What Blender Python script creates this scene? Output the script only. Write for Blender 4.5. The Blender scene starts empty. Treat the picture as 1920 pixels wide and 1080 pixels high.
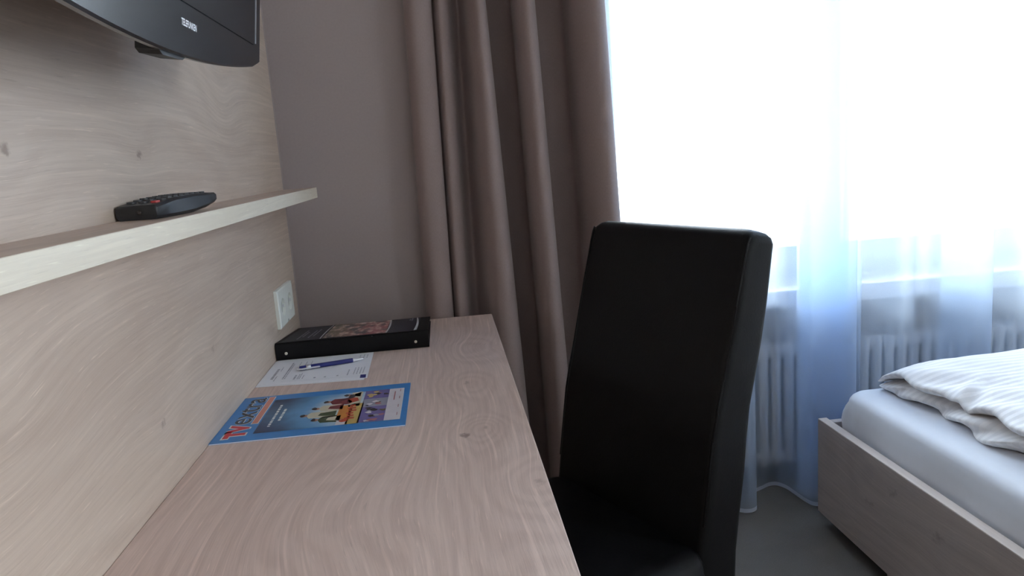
import bpy, bmesh, math, random
from mathutils import Vector, Matrix
random.seed(7)
S = bpy.context.scene
COL = S.collection
PI = math.pi

# ------------------------------------------------------------------ camera
cam_d = bpy.data.cameras.new('camera'); cam = bpy.data.objects.new('camera', cam_d); COL.objects.link(cam)
R_ = ((0.9928951633944346, -0.09556188674911643, -0.07090218832227996),
      (0.08633940763765627, 0.1685481774892696, 0.9819047909822134),
      (0.08188223981253585, 0.9810501708200221, -0.175601426922698))       # right, up, forward
mw = Matrix.Identity(4)
for i in range(3):
    mw[i][0] = R_[0][i]; mw[i][1] = R_[1][i]; mw[i][2] = -R_[2][i]
mw[0][3], mw[1][3], mw[2][3] = 0.385, 0.0, 1.15
cam.matrix_world = mw
cam_d.sensor_width = 36.0; cam_d.lens = 36.0 * 1400 / 1920
cam_d.clip_start = 0.02; cam_d.clip_end = 200
S.camera = cam

# ------------------------------------------------------------------ daylight and exposure
SKY = 9.0
w = bpy.data.worlds.new('overcast_sky'); S.world = w; w.use_nodes = True
bg = w.node_tree.nodes['Background']
bg.inputs[1].default_value = SKY
wt = w.node_tree
tc = wt.nodes.new('ShaderNodeTexCoord'); sx = wt.nodes.new('ShaderNodeSeparateXYZ'); wt.links.new(tc.outputs['Generated'], sx.inputs[0])
mr = wt.nodes.new('ShaderNodeMapRange'); mr.inputs[1].default_value = 0.0; mr.inputs[2].default_value = 1.0; mr.inputs[3].default_value = 0.45; mr.inputs[4].default_value = 1.35
wt.links.new(sx.outputs[2], mr.inputs[0])                                    # overcast sky: three times brighter overhead than at the horizon
vm = wt.nodes.new('ShaderNodeVectorMath'); vm.operation = 'SCALE'; vm.inputs[0].default_value = (0.88, 0.94, 1.0)
wt.links.new(mr.outputs[0], vm.inputs['Scale']); wt.links.new(vm.outputs[0], bg.inputs[0])
WX0, WX1, WZ0, WZ1, WY = 0.86, 3.52, 0.66, 2.36, 2.42      # window opening and wall plane
ld = bpy.data.lights.new('window_portal', 'AREA'); ld.shape = 'RECTANGLE'
ld.size = WX1 - WX0; ld.size_y = WZ1 - WZ0; ld.cycles.is_portal = True
lo = bpy.data.objects.new('window_portal', ld); COL.objects.link(lo)
lo.location = ((WX0 + WX1) / 2, WY + 0.27, (WZ0 + WZ1) / 2); lo.rotation_euler = (-PI / 2, 0, 0)
GY0, GY1, GZ0, GZ1 = -2.95, -0.65, 0.70, 2.42                # second, uncurtained window in the right wall behind the camera
ld2 = bpy.data.lights.new('balcony_portal', 'AREA'); ld2.shape = 'RECTANGLE'
ld2.size = GY1 - GY0; ld2.size_y = GZ1 - GZ0; ld2.cycles.is_portal = True
lo2 = bpy.data.objects.new('balcony_portal', ld2); COL.objects.link(lo2)
lo2.matrix_world = Matrix(((0, 0, 1, 3.735), (1, 0, 0, (GY0 + GY1) / 2), (0, 1, 0, (GZ0 + GZ1) / 2), (0, 0, 0, 1)))
S.view_settings.view_transform = 'Standard'; S.view_settings.look = 'None'
S.view_settings.exposure = 1.25; S.view_settings.gamma = 1.0; S.view_settings.use_curve_mapping = False
S.cycles.max_bounces = 14; S.cycles.diffuse_bounces = 8; S.cycles.transparent_max_bounces = 24
S.cycles.transmission_bounces = 8; S.cycles.sample_clamp_indirect = 12.0

# ------------------------------------------------------------------ material helpers
class N:
    def __init__(s, name):
        s.m = bpy.data.materials.new(name); s.m.use_nodes = True
        s.t = s.m.node_tree; s.n = s.t.nodes; s.p = s.n['Principled BSDF']; s.out = s.n['Material Output']
    def add(s, typ, **kw):
        x = s.n.new(typ)
        for k, v in kw.items(): setattr(x, k, v)
        return x
    def put(s, sock, v):
        if isinstance(v, bpy.types.NodeSocket): s.t.links.new(v, sock)
        elif v is not None: sock.default_value = v
    def math(s, op, a, b=None, c=None):
        x = s.add('ShaderNodeMath', operation=op)
        s.put(x.inputs[0], a); s.put(x.inputs[1], b)
        if c is not None: s.put(x.inputs[2], c)
        return x.outputs[0]
    def mix(s, f, a, b):
        x = s.add('ShaderNodeMix', data_type='RGBA')
        s.put(x.inputs[0], f); s.put(x.inputs[6], a); s.put(x.inputs[7], b)
        return x.outputs[2]
    def noise(s, vec, scale=1.0, detail=3.0, rough=0.5):
        x = s.add('ShaderNodeTexNoise'); s.put(x.inputs['Vector'], vec)
        x.inputs['Scale'].default_value = scale; x.inputs['Detail'].default_value = detail; x.inputs['Roughness'].default_value = rough
        return x.outputs[0]
    def pos(s):
        g = s.add('ShaderNodeNewGeometry'); q = s.add('ShaderNodeSeparateXYZ'); s.put(q.inputs[0], g.outputs['Position'])
        return g.outputs['Position'], q.outputs
    def xyz(s, a, b, c=0.0):
        x = s.add('ShaderNodeCombineXYZ'); s.put(x.inputs[0], a); s.put(x.inputs[1], b); s.put(x.inputs[2], c)
        return x.outputs[0]
    def ramp(s, f, a, b):
        x = s.add('ShaderNodeMapRange', interpolation_type='SMOOTHSTEP'); s.put(x.inputs[0], f)
        x.inputs[1].default_value = a; x.inputs[2].default_value = b
        return x.outputs[0]
    def bump(s, h, strength, dist=0.001):
        x = s.add('ShaderNodeBump'); x.inputs['Strength'].default_value = strength; x.inputs['Distance'].default_value = dist
        s.put(x.inputs['Height'], h); s.put(s.p.inputs['Normal'], x.outputs[0])

def c4(c): return (c[0], c[1], c[2], 1.0)

def plain(name, col, rough=0.5, metal=0.0, spec=0.5, grain=0.04, scale=60, bump=0.0):
    k = N(name); P, _ = k.pos()
    n = k.noise(P, scale, 3)
    k.put(k.p.inputs['Base Color'], k.mix(n, c4([max(0, x * (1 - grain * 2)) for x in col]), c4([min(1, x * (1 + grain * 2)) for x in col])))
    k.p.inputs['Roughness'].default_value = rough; k.p.inputs['Metallic'].default_value = metal
    k.p.inputs['Specular IOR Level'].default_value = spec
    if bump: k.bump(n, bump)
    return k.m

def oak(name, ai, ci, light, dark, knots, seed=0.0, rough=0.42, ringf=11, ringa=0.24, swirl=0.42, lime=0.25):
    """limed oak board: ai = axis along the grain, ci = axis across it, knots = (along, across, size, darkness)"""
    k = N(name); P, q = k.pos()
    a, c = q[ai], q[ci]
    third = q[3 - ai - ci]
    c = k.math('ADD', c, k.math('MULTIPLY', third, 0.6))
    wob = k.noise(k.xyz(k.math('MULTIPLY', a, 1.6), k.math('MULTIPLY', c, 4.5), seed), 1.0, 2, 0.4)
    wob2 = k.noise(k.xyz(k.math('MULTIPLY', a, 9.0), k.math('MULTIPLY', c, 26.0), seed + 3), 1.0, 2, 0.5)
    wob3 = k.noise(k.xyz(k.math('MULTIPLY', a, 55.0), k.math('MULTIPLY', c, 75.0), seed + 13), 1.0, 3, 0.6)
    f = k.math('ADD', k.math('MULTIPLY', c, 3.0), k.math('MULTIPLY', wob, 1.5))
    f = k.math('ADD', f, k.math('MULTIPLY', wob2, 0.10))
    spots = None; kn = k.math('MULTIPLY', wob2, 0.03)
    for (ka, kc, ks, kd) in knots:
        da = k.math('DIVIDE', k.math('SUBTRACT', a, ka), ks * 1.5); dc = k.math('DIVIDE', k.math('SUBTRACT', c, kc), ks)
        d2 = k.math('ADD', k.math('MULTIPLY', da, da), k.math('MULTIPLY', dc, dc))
        ex = k.math('EXPONENT', k.math('MULTIPLY', d2, -0.22))
        f = k.math('ADD', f, k.math('MULTIPLY', ex, swirl))
        kn = k.math('ADD', kn, k.math('MULTIPLY', ex, ks * 30.0 if kd == 0 else ks * 12.0))
        if kd > 0:
            d3 = k.math('ADD', d2, k.math('MULTIPLY', k.math('SUBTRACT', wob3, 0.5), 0.75))
            sp = k.math('MULTIPLY', k.math('SUBTRACT', 1.0, k.ramp(d3, -0.10, 0.16)), kd)
            spots = sp if spots is None else k.math('MAXIMUM', spots, sp)
    ring = k.math('ADD', k.math('MULTIPLY', k.math('SINE', k.math('MULTIPLY', f, 2 * PI * ringf)), 0.5), 0.5)
    cw = k.math('ADD', c, k.math('ADD', k.math('MULTIPLY', wob, 0.035), k.math('MULTIPLY', kn, 0.034)))
    #                                           # grain lines bend round the knots
    fine = k.noise(k.xyz(k.math('MULTIPLY', a, 5.0), k.math('MULTIPLY', cw, 190.0), seed + 5), 1.0, 3, 0.65)
    pore = k.noise(k.xyz(k.math('MULTIPLY', a, 22.0), k.math('MULTIPLY', cw, 430.0), seed + 9), 1.0, 2, 0.6)
    line = k.noise(k.xyz(k.math('MULTIPLY', a, 3.5), k.math('MULTIPLY', cw, 150.0), seed + 21), 1.0, 2, 0.5)
    broad = k.noise(k.xyz(k.math('MULTIPLY', a, 0.9), k.math('MULTIPLY', c, 6.0), seed + 11), 1.0, 2, 0.5)
    t = k.math('ADD', k.math('MULTIPLY', k.ramp(ring, 0.1, 1.0), ringa), k.math('MULTIPLY', k.ramp(fine, 0.3, 0.7), 0.36))
    t = k.math('ADD', t, k.math('MULTIPLY', k.ramp(broad, 0.3, 0.7), 0.40))
    base = k.mix(t, c4(light), c4(dark))
    base = k.mix(k.math('MULTIPLY', k.ramp(pore, 0.62, 0.78), 0.45), base, c4([min(1, x * 1.35) for x in light]))
    base = k.mix(k.math('MULTIPLY', k.math('SUBTRACT', 1.0, k.ramp(pore, 0.22, 0.40)), 0.35), base, c4([x * 0.7 for x in dark]))
    base = k.mix(k.math('MULTIPLY', k.ramp(line, 0.56, 0.70), lime), base, c4([min(1, x * 1.22) for x in light]))
    if spots is not None: base = k.mix(spots, base, c4([dark[0] * 0.36, dark[1] * 0.28, dark[2] * 0.25]))
    k.put(k.p.inputs['Base Color'], base)
    k.p.inputs['Roughness'].default_value = rough; k.p.inputs['Specular IOR Level'].default_value = 0.35
    k.bump(pore, 0.25, 0.0006)
    return k.m

# ------------------------------------------------------------------ materials
OAK_L, OAK_D = (0.62, 0.485, 0.395), (0.46, 0.335, 0.270)
M = {}
M['oak_panel'] = oak('limed_oak_panel', 1, 2, (0.60, 0.488, 0.400), (0.45, 0.345, 0.276), [(1.024, 1.182, .022, .75), (0.9616, 0.8395, .020, .7), (0.7188, 1.1876, .018, .6), (1.2008, 0.8778, .018, .4), (1.45, 1.27, .03, 0), (0.62, 0.93, .05, 0)], 1.3, ringf=4.5, ringa=0.20, swirl=0.16)
M['oak_desk'] = oak('limed_oak_desk', 1, 0, (0.73, 0.565, 0.490), (0.53, 0.382, 0.325), [(1.045, 0.838, .022, .7), (1.3024, 0.852, .022, .55), (0.838, 0.660, .055, 0), (0.862, 0.925, .022, .45), (1.07, 0.87, .014, .45), (1.55, 0.87, .03, 0)], 4.1, ringf=9, ringa=0.22, swirl=0.30, lime=0.42)
M['oak_shelf'] = oak('limed_oak_shelf', 1, 2, OAK_L, OAK_D, [], 7.7)
M['oak_bed'] = oak('limed_oak_bed', 1, 2, (0.58, 0.50, 0.46), (0.41, 0.35, 0.325), [(1.45, 1.09, .045, .35), (1.62, 1.12, .04, .3), (1.72, 1.05, .04, .25), (1.30, 1.0, .045, .3)], 9.9, ringf=5, ringa=0.2, swirl=0.15)
M['oak_top_lit'] = oak('oak_painted_skylight', 1, 0, (0.74, 0.64, 0.57), (0.66, 0.56, 0.49), [], 3.2, ringa=0.1)  # bed oak lightened: skylight on the footboard top painted into the colour
M['oak_edge'] = oak('pale_oak_edge_band', 1, 2, (0.78, 0.71, 0.58), (0.66, 0.58, 0.47), [], 2.2, ringa=0.1)
M['wall'] = plain('warm_grey_wall_paint', (0.42, 0.355, 0.34), 0.8, grain=0.03, scale=180, bump=0.05)
M['white_wall'] = plain('white_wall_paint', (0.74, 0.72, 0.69), 0.8, grain=0.02, scale=90)
M['ceiling'] = plain('white_ceiling_paint', (0.80, 0.79, 0.77), 0.85, grain=0.02)
M['ground'] = plain('pale_paving_outside', (0.42, 0.43, 0.44), 0.9, grain=0.1, scale=0.6)
M['white_pvc'] = plain('white_window_frame', (0.82, 0.83, 0.84), 0.35, grain=0.01)
M['socket'] = plain('white_socket_plastic', (0.78, 0.80, 0.75), 0.35, grain=0.01)
M['socket_in'] = plain('shaded_socket_well', (0.42, 0.43, 0.40), 0.4, grain=0.01)  # white plastic darkened, recess shade painted into the colour
M['dark_hole'] = plain('dark_pin_hole', (0.02, 0.02, 0.02), 0.6)
M['black_gloss'] = plain('black_gloss_plastic', (0.012, 0.015, 0.019), 0.22, spec=0.9, grain=0.02)
M['screen'] = plain('dark_screen_glass', (0.008, 0.009, 0.012), 0.26, spec=0.5, grain=0.02)
M['black_matt'] = plain('black_matt_plastic', (0.012, 0.012, 0.013), 0.5)
M['remote_side'] = plain('dark_grey_remote_plastic', (0.016, 0.017, 0.020), 0.4)
M['button_grey'] = plain('grey_rubber_button', (0.06, 0.06, 0.065), 0.6)
M['button_red'] = plain('red_rubber_button', (0.50, 0.05, 0.05), 0.5)
M['silver'] = plain('brushed_silver', (0.72, 0.72, 0.74), 0.3, metal=0.9, grain=0.03)
M['silver_print'] = plain('silver_letter_print', (0.82, 0.84, 0.84), 0.35, metal=0.0)
M['pen_blue'] = plain('dark_blue_pen_lacquer', (0.018, 0.024, 0.16), 0.28)
M['paper'] = plain('white_paper', (0.80, 0.80, 0.84), 0.7, grain=0.01)
M['ink_grey'] = plain('grey_ink', (0.30, 0.31, 0.36), 0.7)
M['ink_blue'] = plain('navy_ink', (0.03, 0.03, 0.20), 0.6)
M['binder'] = plain('black_binder_vinyl', (0.004, 0.004, 0.005), 0.5, spec=0.2, grain=0.2, scale=900, bump=0.2)
M['insert_navy'] = plain('dark_navy_insert', (0.012, 0.013, 0.026), 0.45, spec=0.3)
M['insert_white'] = plain('pale_insert_stripe', (0.62, 0.62, 0.64), 0.4)
M['rivet'] = plain('brass_rivet', (0.75, 0.72, 0.62), 0.3, metal=0.8)
M['leather'] = plain('black_leather', (0.0045, 0.0045, 0.0055), 0.5, spec=0.22, grain=0.15, scale=260, bump=0.25)
M['dark_wood'] = plain('dark_stained_wood', (0.03, 0.02, 0.015), 0.4)
M['sheet'] = plain('white_fitted_sheet', (0.78, 0.80, 0.85), 0.8, grain=0.01)
M['radiator'] = plain('white_radiator_enamel', (0.72, 0.71, 0.70), 0.4, grain=0.02)
M['cyan_cover'] = plain('bright_blue_cover_ink', (0.03, 0.22, 0.55), 0.35)
M['cover_white'] = plain('white_cover_ink', (0.78, 0.80, 0.78), 0.35)
M['cover_red'] = plain('red_cover_ink', (0.62, 0.02, 0.04), 0.35)
M['cover_black'] = plain('black_cover_ink', (0.02, 0.03, 0.05), 0.35)
M['cover_salmon'] = plain('salmon_cover_ink', (0.68, 0.25, 0.18), 0.35)
for nm, c in dict(skin=(.50, .25, .17), cream=(.62, .56, .42), green=(.05, .08, .035), maroon=(.20, .03, .035), orange=(.62, .23, .04),
                  brick=(.50, .07, .03), yellow=(.60, .42, .14), violet=(.16, .13, .34), dark=(.05, .04, .05), pale=(.66, .60, .62), grey=(.30, .30, .36), rose=(.42, .16, .17), olive=(.16, .13, .06)).items():
    M['ink_' + nm] = plain(nm + '_picture_ink', c, 0.4)

def carpet():
    k = N('dark_grey_carpet'); P, _ = k.pos()
    n = k.noise(P, 420, 2); b = k.noise(P, 9, 3)
    t = k.math('ADD', k.math('MULTIPLY', n, 0.6), k.math('MULTIPLY', b, 0.4))
    k.put(k.p.inputs['Base Color'], k.mix(t, (0.13, 0.12, 0.108, 1), (0.25, 0.23, 0.205, 1)))
    k.p.inputs['Roughness'].default_value = 0.95; k.p.inputs['Specular IOR Level'].default_value = 0.1
    k.bump(n, 0.6, 0.003)
    return k.m
M['carpet'] = carpet()

def drape():
    k = N('taupe_blackout_fabric'); P, q = k.pos()
    n = k.noise(k.xyz(k.math('MULTIPLY', q[0], 900), k.math('MULTIPLY', q[2], 160), q[1]), 1.0, 2)
    k.put(k.p.inputs['Base Color'], k.mix(n, (0.28, 0.212, 0.198, 1), (0.385, 0.297, 0.282, 1)))
    k.p.inputs['Roughness'].default_value = 0.75; k.p.inputs['Specular IOR Level'].default_value = 0.25
    k.p.inputs['Sheen Weight'].default_value = 0.15
    k.bump(n, 0.15, 0.0008)
    return k.m
M['drape'] = drape()

def sheer(name, see, trans):
    k = N(name); P, q = k.pos()
    n = k.noise(k.xyz(k.math('MULTIPLY', q[0], 1500), k.math('MULTIPLY', q[2], 300), q[1]), 1.0, 1)
    k.n.remove(k.p)
    tr = k.add('ShaderNodeBsdfTransparent'); tr.inputs[0].default_value = (0.985, 0.99, 1.0, 1)
    tl = k.add('ShaderNodeBsdfTranslucent'); tl.inputs[0].default_value = (0.70, 0.83, 1.0, 1)
    df = k.add('ShaderNodeBsdfDiffuse'); df.inputs[0].default_value = (0.86, 0.88, 0.93, 1)
    m1 = k.add('ShaderNodeMixShader'); m1.inputs[0].default_value = trans
    k.t.links.new(df.outputs[0], m1.inputs[1]); k.t.links.new(tl.outputs[0], m1.inputs[2])
    m2 = k.add('ShaderNodeMixShader'); k.put(m2.inputs[0], k.math('ADD', see, k.math('MULTIPLY', k.math('SUBTRACT', n, 0.5), 0.06)))
    k.t.links.new(m1.outputs[0], m2.inputs[1]); k.t.links.new(tr.outputs[0], m2.inputs[2])
    k.t.links.new(m2.outputs[0], k.out.inputs[0])
    return k.m
M['sheer'] = sheer('white_voile', 0.57, 0.84)
M['sheer_hem'] = sheer('white_voile_hem', 0.20, 0.5)

def pane():
    k = N('window_glass'); k.n.remove(k.p)
    tr = k.add('ShaderNodeBsdfTransparent'); tr.inputs[0].default_value = (0.96, 0.98, 0.98, 1)
    gl = k.add('ShaderNodeBsdfGlossy'); gl.inputs['Roughness'].default_value = 0.02
    fr = k.add('ShaderNodeFresnel'); fr.inputs[0].default_value = 1.45
    mx = k.add('ShaderNodeMixShader'); k.t.links.new(fr.outputs[0], mx.inputs[0])
    k.t.links.new(tr.outputs[0], mx.inputs[1]); k.t.links.new(gl.outputs[0], mx.inputs[2]); k.t.links.new(mx.outputs[0], k.out.inputs[0])
    return k.m
M['glass'] = pane()

def duvet_mat():
    k = N('white_satin_stripe_cotton'); P, q = k.pos()
    s = k.math('ADD', q[1], k.math('MULTIPLY', q[0], 0.10))
    st = k.ramp(k.math('SINE', k.math('MULTIPLY', s, 2 * PI / 0.022)), -0.25, 0.25)
    k.put(k.p.inputs['Base Color'], k.mix(st, (0.83, 0.80, 0.78, 1), (0.76, 0.735, 0.72, 1)))
    k.put(k.p.inputs['Roughness'], k.math('ADD', 0.5, k.math('MULTIPLY', st, 0.35)))
    n = k.noise(P, 700, 2); k.bump(n, 0.08, 0.0006)
    return k.m
M['duvet'] = duvet_mat()

def cover_picture():                                     # printed blue backdrop of the magazine cover, dark to pale along the page
    k = N('blue_cover_picture'); P, q = k.pos()
    t = k.ramp(q[0], 0.06, 0.185)
    n = k.noise(P, 45, 3)
    dy = k.math('MULTIPLY', k.math('ABSOLUTE', k.math('SUBTRACT', q[1], 1.223)), 4.5)
    t2 = k.math('SUBTRACT', k.math('ADD', t, k.math('MULTIPLY', k.math('SUBTRACT', n, 0.5), 0.3)), dy)
    c1 = k.mix(k.ramp(t2, -0.35, 0.55), (0.012, 0.035, 0.10, 1), (0.12, 0.33, 0.58, 1))
    k.put(k.p.inputs['Base Color'], k.mix(k.ramp(t2, 0.45, 0.95), c1, (0.62, 0.70, 0.72, 1)))
    k.p.inputs['Roughness'].default_value = 0.35
    return k.m
M['cover_picture'] = cover_picture()

def food_picture():
    k = N('red_brown_insert_picture'); P, q = k.pos()
    n = k.noise(k.xyz(k.math('MULTIPLY', q[0], 70), k.math('MULTIPLY', q[1], 22)), 1.0, 3)
    n2 = k.noise(k.xyz(k.math('MULTIPLY', q[0], 40), k.math('MULTIPLY', q[1], 16), 4.0), 1.0, 3)
    a = k.mix(k.ramp(q[0], 0.10, 0.20), (0.15, 0.11, 0.035, 1), (0.36, 0.06, 0.065, 1))
    b = k.mix(k.ramp(n, 0.42, 0.66), a, (0.78, 0.58, 0.50, 1))
    k.put(k.p.inputs['Base Color'], k.mix(k.ramp(n2, 0.50, 0.62), b, (0.03, 0.018, 0.02, 1)))
    k.p.inputs['Roughness'].default_value = 0.3
    return k.m
M['food_picture'] = food_picture()

# ------------------------------------------------------------------ mesh helpers
def link(name, bm, mat, parent=None, smooth=None, mats=None):
    me = bpy.data.meshes.new(name); bmesh.ops.recalc_face_normals(bm, faces=bm.faces[:])
    if parent is not None:
        L = Vector(parent.get('_base', (0, 0, 0)))
        for v in bm.verts: v.co -= L
    bm.to_mesh(me); bm.free()
    for m in (mats or [mat]): me.materials.append(m)
    if smooth is not None:
        for p in me.polygons: p.use_smooth = True
        me.set_sharp_from_angle(angle=math.radians(smooth))
    o = bpy.data.objects.new(name, me); COL.objects.link(o)
    if parent is not None:
        o.parent = parent; o['_base'] = parent.get('_base', (0, 0, 0))
    return o
def structure(o): o['kind'] = 'structure'; return o
def thing(name, label, cat, base, group=None):
    o = bpy.data.objects.new(name, None); COL.objects.link(o)
    o.empty_display_size = 0.05; o.location = base; o['_base'] = tuple(base)
    o['label'] = label; o['category'] = cat
    if group: o['group'] = group
    return o
def tag(o, label, cat): o['label'] = label; o['category'] = cat; return o

def box(bm, a, b, bev=0.0, seg=2, mi=0):
    vs = [bm.verts.new((x, y, z)) for x in (a[0], b[0]) for y in (a[1], b[1]) for z in (a[2], b[2])]
    idx = [(0, 1, 3, 2), (4, 6, 7, 5), (0, 4, 5, 1), (2, 3, 7, 6), (0, 2, 6, 4), (1, 5, 7, 3)]
    fs = [bm.faces.new([vs[i] for i in f]) for f in idx]
    for f in fs: f.material_index = mi
    if bev:
        es = list({e for f in fs for e in f.edges})
        bmesh.ops.bevel(bm, geom=es, offset=bev, segments=seg, profile=0.5, affect='EDGES')
    return bm
def boxes(*ab, bev=0.0, seg=2):
    bm = bmesh.new()
    for a, b in ab: box(bm, a, b, bev, seg)
    return bm
def loft(bm, rings, cap0=True, cap1=True, closed=True):
    R = [[bm.verts.new(p) for p in r] for r in rings]
    n = len(R[0])
    for i in range(len(R) - 1):
        for j in range(n if closed else n - 1):
            bm.faces.new((R[i][j], R[i][(j + 1) % n], R[i + 1][(j + 1) % n], R[i + 1][j]))
    if closed and cap0: bm.faces.new(R[0][::-1])
    if closed and cap1: bm.faces.new(R[-1])
    return R
def tube(bm, p0, p1, r0, r1=None, seg=14):
    r1 = r0 if r1 is None else r1
    p0, p1 = Vector(p0), Vector(p1); d = (p1 - p0).normalized()
    u = d.orthogonal().normalized(); v = d.cross(u)
    ring = lambda p, r: [p + u * math.cos(2 * PI * k / seg) * r + v * math.sin(2 * PI * k / seg) * r for k in range(seg)]
    loft(bm, [ring(p0, r0), ring(p1, r1)])
    return bm
def lathe(bm, prof, o, ax, seg=20):
    """prof: (distance along ax, radius)"""
    o, d = Vector(o), Vector(ax).normalized(); u = d.orthogonal().normalized(); v = d.cross(u)
    loft(bm, [[o + d * h + u * math.cos(2 * PI * k / seg) * r + v * math.sin(2 * PI * k / seg) * r for k in range(seg)] for h, r in prof])
    return bm
def prism(bm, pts, off):
    """polygon of 3D points extruded by the vector off"""
    off = Vector(off)
    loft(bm, [[Vector(p) for p in pts], [Vector(p) + off for p in pts]])
    return bm
def flat(bm, pts, mi=0):
    f = bm.faces.new([bm.verts.new(p) for p in pts]); f.material_index = mi
    return f
def spline(pts, sub):
    out = []
    n = len(pts)
    for i in range(n - 1):
        p0, p1, p2, p3 = pts[max(i - 1, 0)], pts[i], pts[i + 1], pts[min(i + 2, n - 1)]
        for s in range(sub):
            t = s / sub
            out.append(tuple(0.5 * ((2 * b) + (-a + c) * t + (2 * a - 5 * b + 4 * c - d) * t * t + (-a + 3 * b - 3 * c + d) * t ** 3)
                             for a, b, c, d in zip(p0, p1, p2, p3)))
    out.append(tuple(pts[-1]))
    return out
def text_bm(txt, size, bold=0.0, shear=0.0, space=1.0):
    cu = bpy.data.curves.new('lettering', 'FONT'); cu.body = txt; cu.size = size; cu.offset = bold; cu.shear = shear
    cu.space_character = space; cu.resolution_u = 3; cu.fill_mode = 'FRONT'
    o = bpy.data.objects.new('lettering', cu); COL.objects.link(o)
    dg = bpy.context.evaluated_depsgraph_get(); me = bpy.data.meshes.new_from_object(o.evaluated_get(dg))
    bm = bmesh.new(); bm.from_mesh(me)
    bpy.data.objects.remove(o); bpy.data.curves.remove(cu); bpy.data.meshes.remove(me)
    return bm
def place_text(bm, mat4, width=None, height=None):
    xs = [v.co.x for v in bm.verts]; ys = [v.co.y for v in bm.verts]
    x0, x1, y0, y1 = min(xs), max(xs), min(ys), max(ys)
    sx = width / (x1 - x0) if width else 1; sy = height / (y1 - y0) if height else sx
    for v in bm.verts: v.co = mat4 @ Vector(((v.co.x - x0) * sx, (v.co.y - y0) * sy, v.co.z))
    return bm

# ------------------------------------------------------------------ the room
X0, X1, Y0, H = -0.02, 3.62, -3.1, 2.5
structure(link('floor', boxes(((X0 - .1, Y0 - .1, -.1), (X1 + .1, WY + .28, 0))), M['carpet']))
structure(link('ceiling', boxes(((X0 - .1, Y0 - .1, H), (X1 + .1, WY + .28, H + .1))), M['ceiling']))
structure(link('wall_left', boxes(((X0 - .1, Y0 - .1, 0), (X0, WY + .28, H))), M['wall']))
for a_, b_ in (((X1, Y0 - .1, 0), (X1 + .1, GY0, H)), ((X1, GY1, 0), (X1 + .1, WY + .28, H)), ((X1, GY0, 0), (X1 + .1, GY1, GZ0)), ((X1, GY0, GZ1), (X1 + .1, GY1, H))):
    structure(link('wall_right', boxes((a_, b_)), M['white_wall']))
structure(link('wall_front', boxes(((X0, Y0 - .1, 0), (X1, Y0, H))), M['white_wall']))
PIER = 2.0
for a_, b_ in (((X0, PIER, 0), (0.405, WY + .28, H)), ((0.405, WY, 0), (WX0, WY + .28, H)), ((WX1, WY, 0), (X1, WY + .28, H)),
               ((WX0, WY, 0), (WX1, WY + .28, WZ0 - .045)), ((WX0, WY, WZ1), (WX1, WY + .28, H))):
    structure(link('wall_back', boxes((a_, b_)), M['white_wall'] if b_[2] < 1 else M['wall']))
structure(link('ground', boxes(((-40, WY + .6, -4.1), (44, 80, -4.0))), M['ground']))
# window sill board
sill = structure(link('trim_1', boxes(((WX0, 2.252, 0.606), (WX1, 2.66, 0.661)), bev=.004), M['white_pvc']))
# window: outer frame, two sashes with panes
FY0, FY1 = 2.47, 2.54
win = structure(link('window_1', boxes(((WX0, FY0 + .01, WZ0 - .005), (WX1, FY1, WZ0 + .05)), ((WX0, FY0 + .01, WZ1 - .06), (WX1, FY1, WZ1)),
                     ((WX0, FY0 + .01, WZ0 + .05), (WX0 + .06, FY1, WZ1 - .06)), ((WX1 - .06, FY0 + .01, WZ0 + .05), (WX1, FY1, WZ1 - .06))), M['white_pvc']))
MUL = 1.69
for (a, b) in ((WX0 + .055, MUL - .003), (MUL + .003, WX1 - .055)):
    z0, z1 = WZ0 + .035, WZ1 - .05
    s = 0.055
    bm = boxes(((a, FY0, z0), (b, FY1 - .01, z0 + .062)), ((a, FY0, z1 - .07), (b, FY1 - .01, z1)),
               ((a, FY0, z0 + .062), (a + s, FY1 - .01, z1 - .07)), ((b - s, FY0, z0 + .062), (b, FY1 - .01, z1 - .07)), bev=.004, seg=1)
    sash = link('sash', bm, M['white_pvc'], win)
    link('glazing_bead', boxes(((a + s, FY0 + .006, z0 + .062), (b - s, FY0 + .03, z0 + .074)), ((a + s, FY0 + .006, z1 - .082), (b - s, FY0 + .03, z1 - .07)), bev=.002, seg=1), M['white_pvc'], sash)
    link('pane', boxes(((a + s - .005, FY0 + .034, z0 + .06), (b - s + .005, FY0 + .038, z1 - .068))), M['glass'], sash)

balc = structure(link('window_2', boxes(((X1 + .03, GY0, GZ0), (X1 + .09, GY0 + .07, GZ1)), ((X1 + .03, GY1 - .07, GZ0), (X1 + .09, GY1, GZ1)), ((X1 + .03, GY0 + .07, GZ0), (X1 + .09, GY1 - .07, GZ0 + .09)),
                 ((X1 + .03, GY0 + .07, GZ1 - .07), (X1 + .09, GY1 - .07, GZ1))), M['white_pvc']))
link('pane', boxes(((X1 + .055, GY0 + .065, GZ0 + .085), (X1 + .06, GY1 - .065, GZ1 - .065))), M['glass'], balc)

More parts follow.
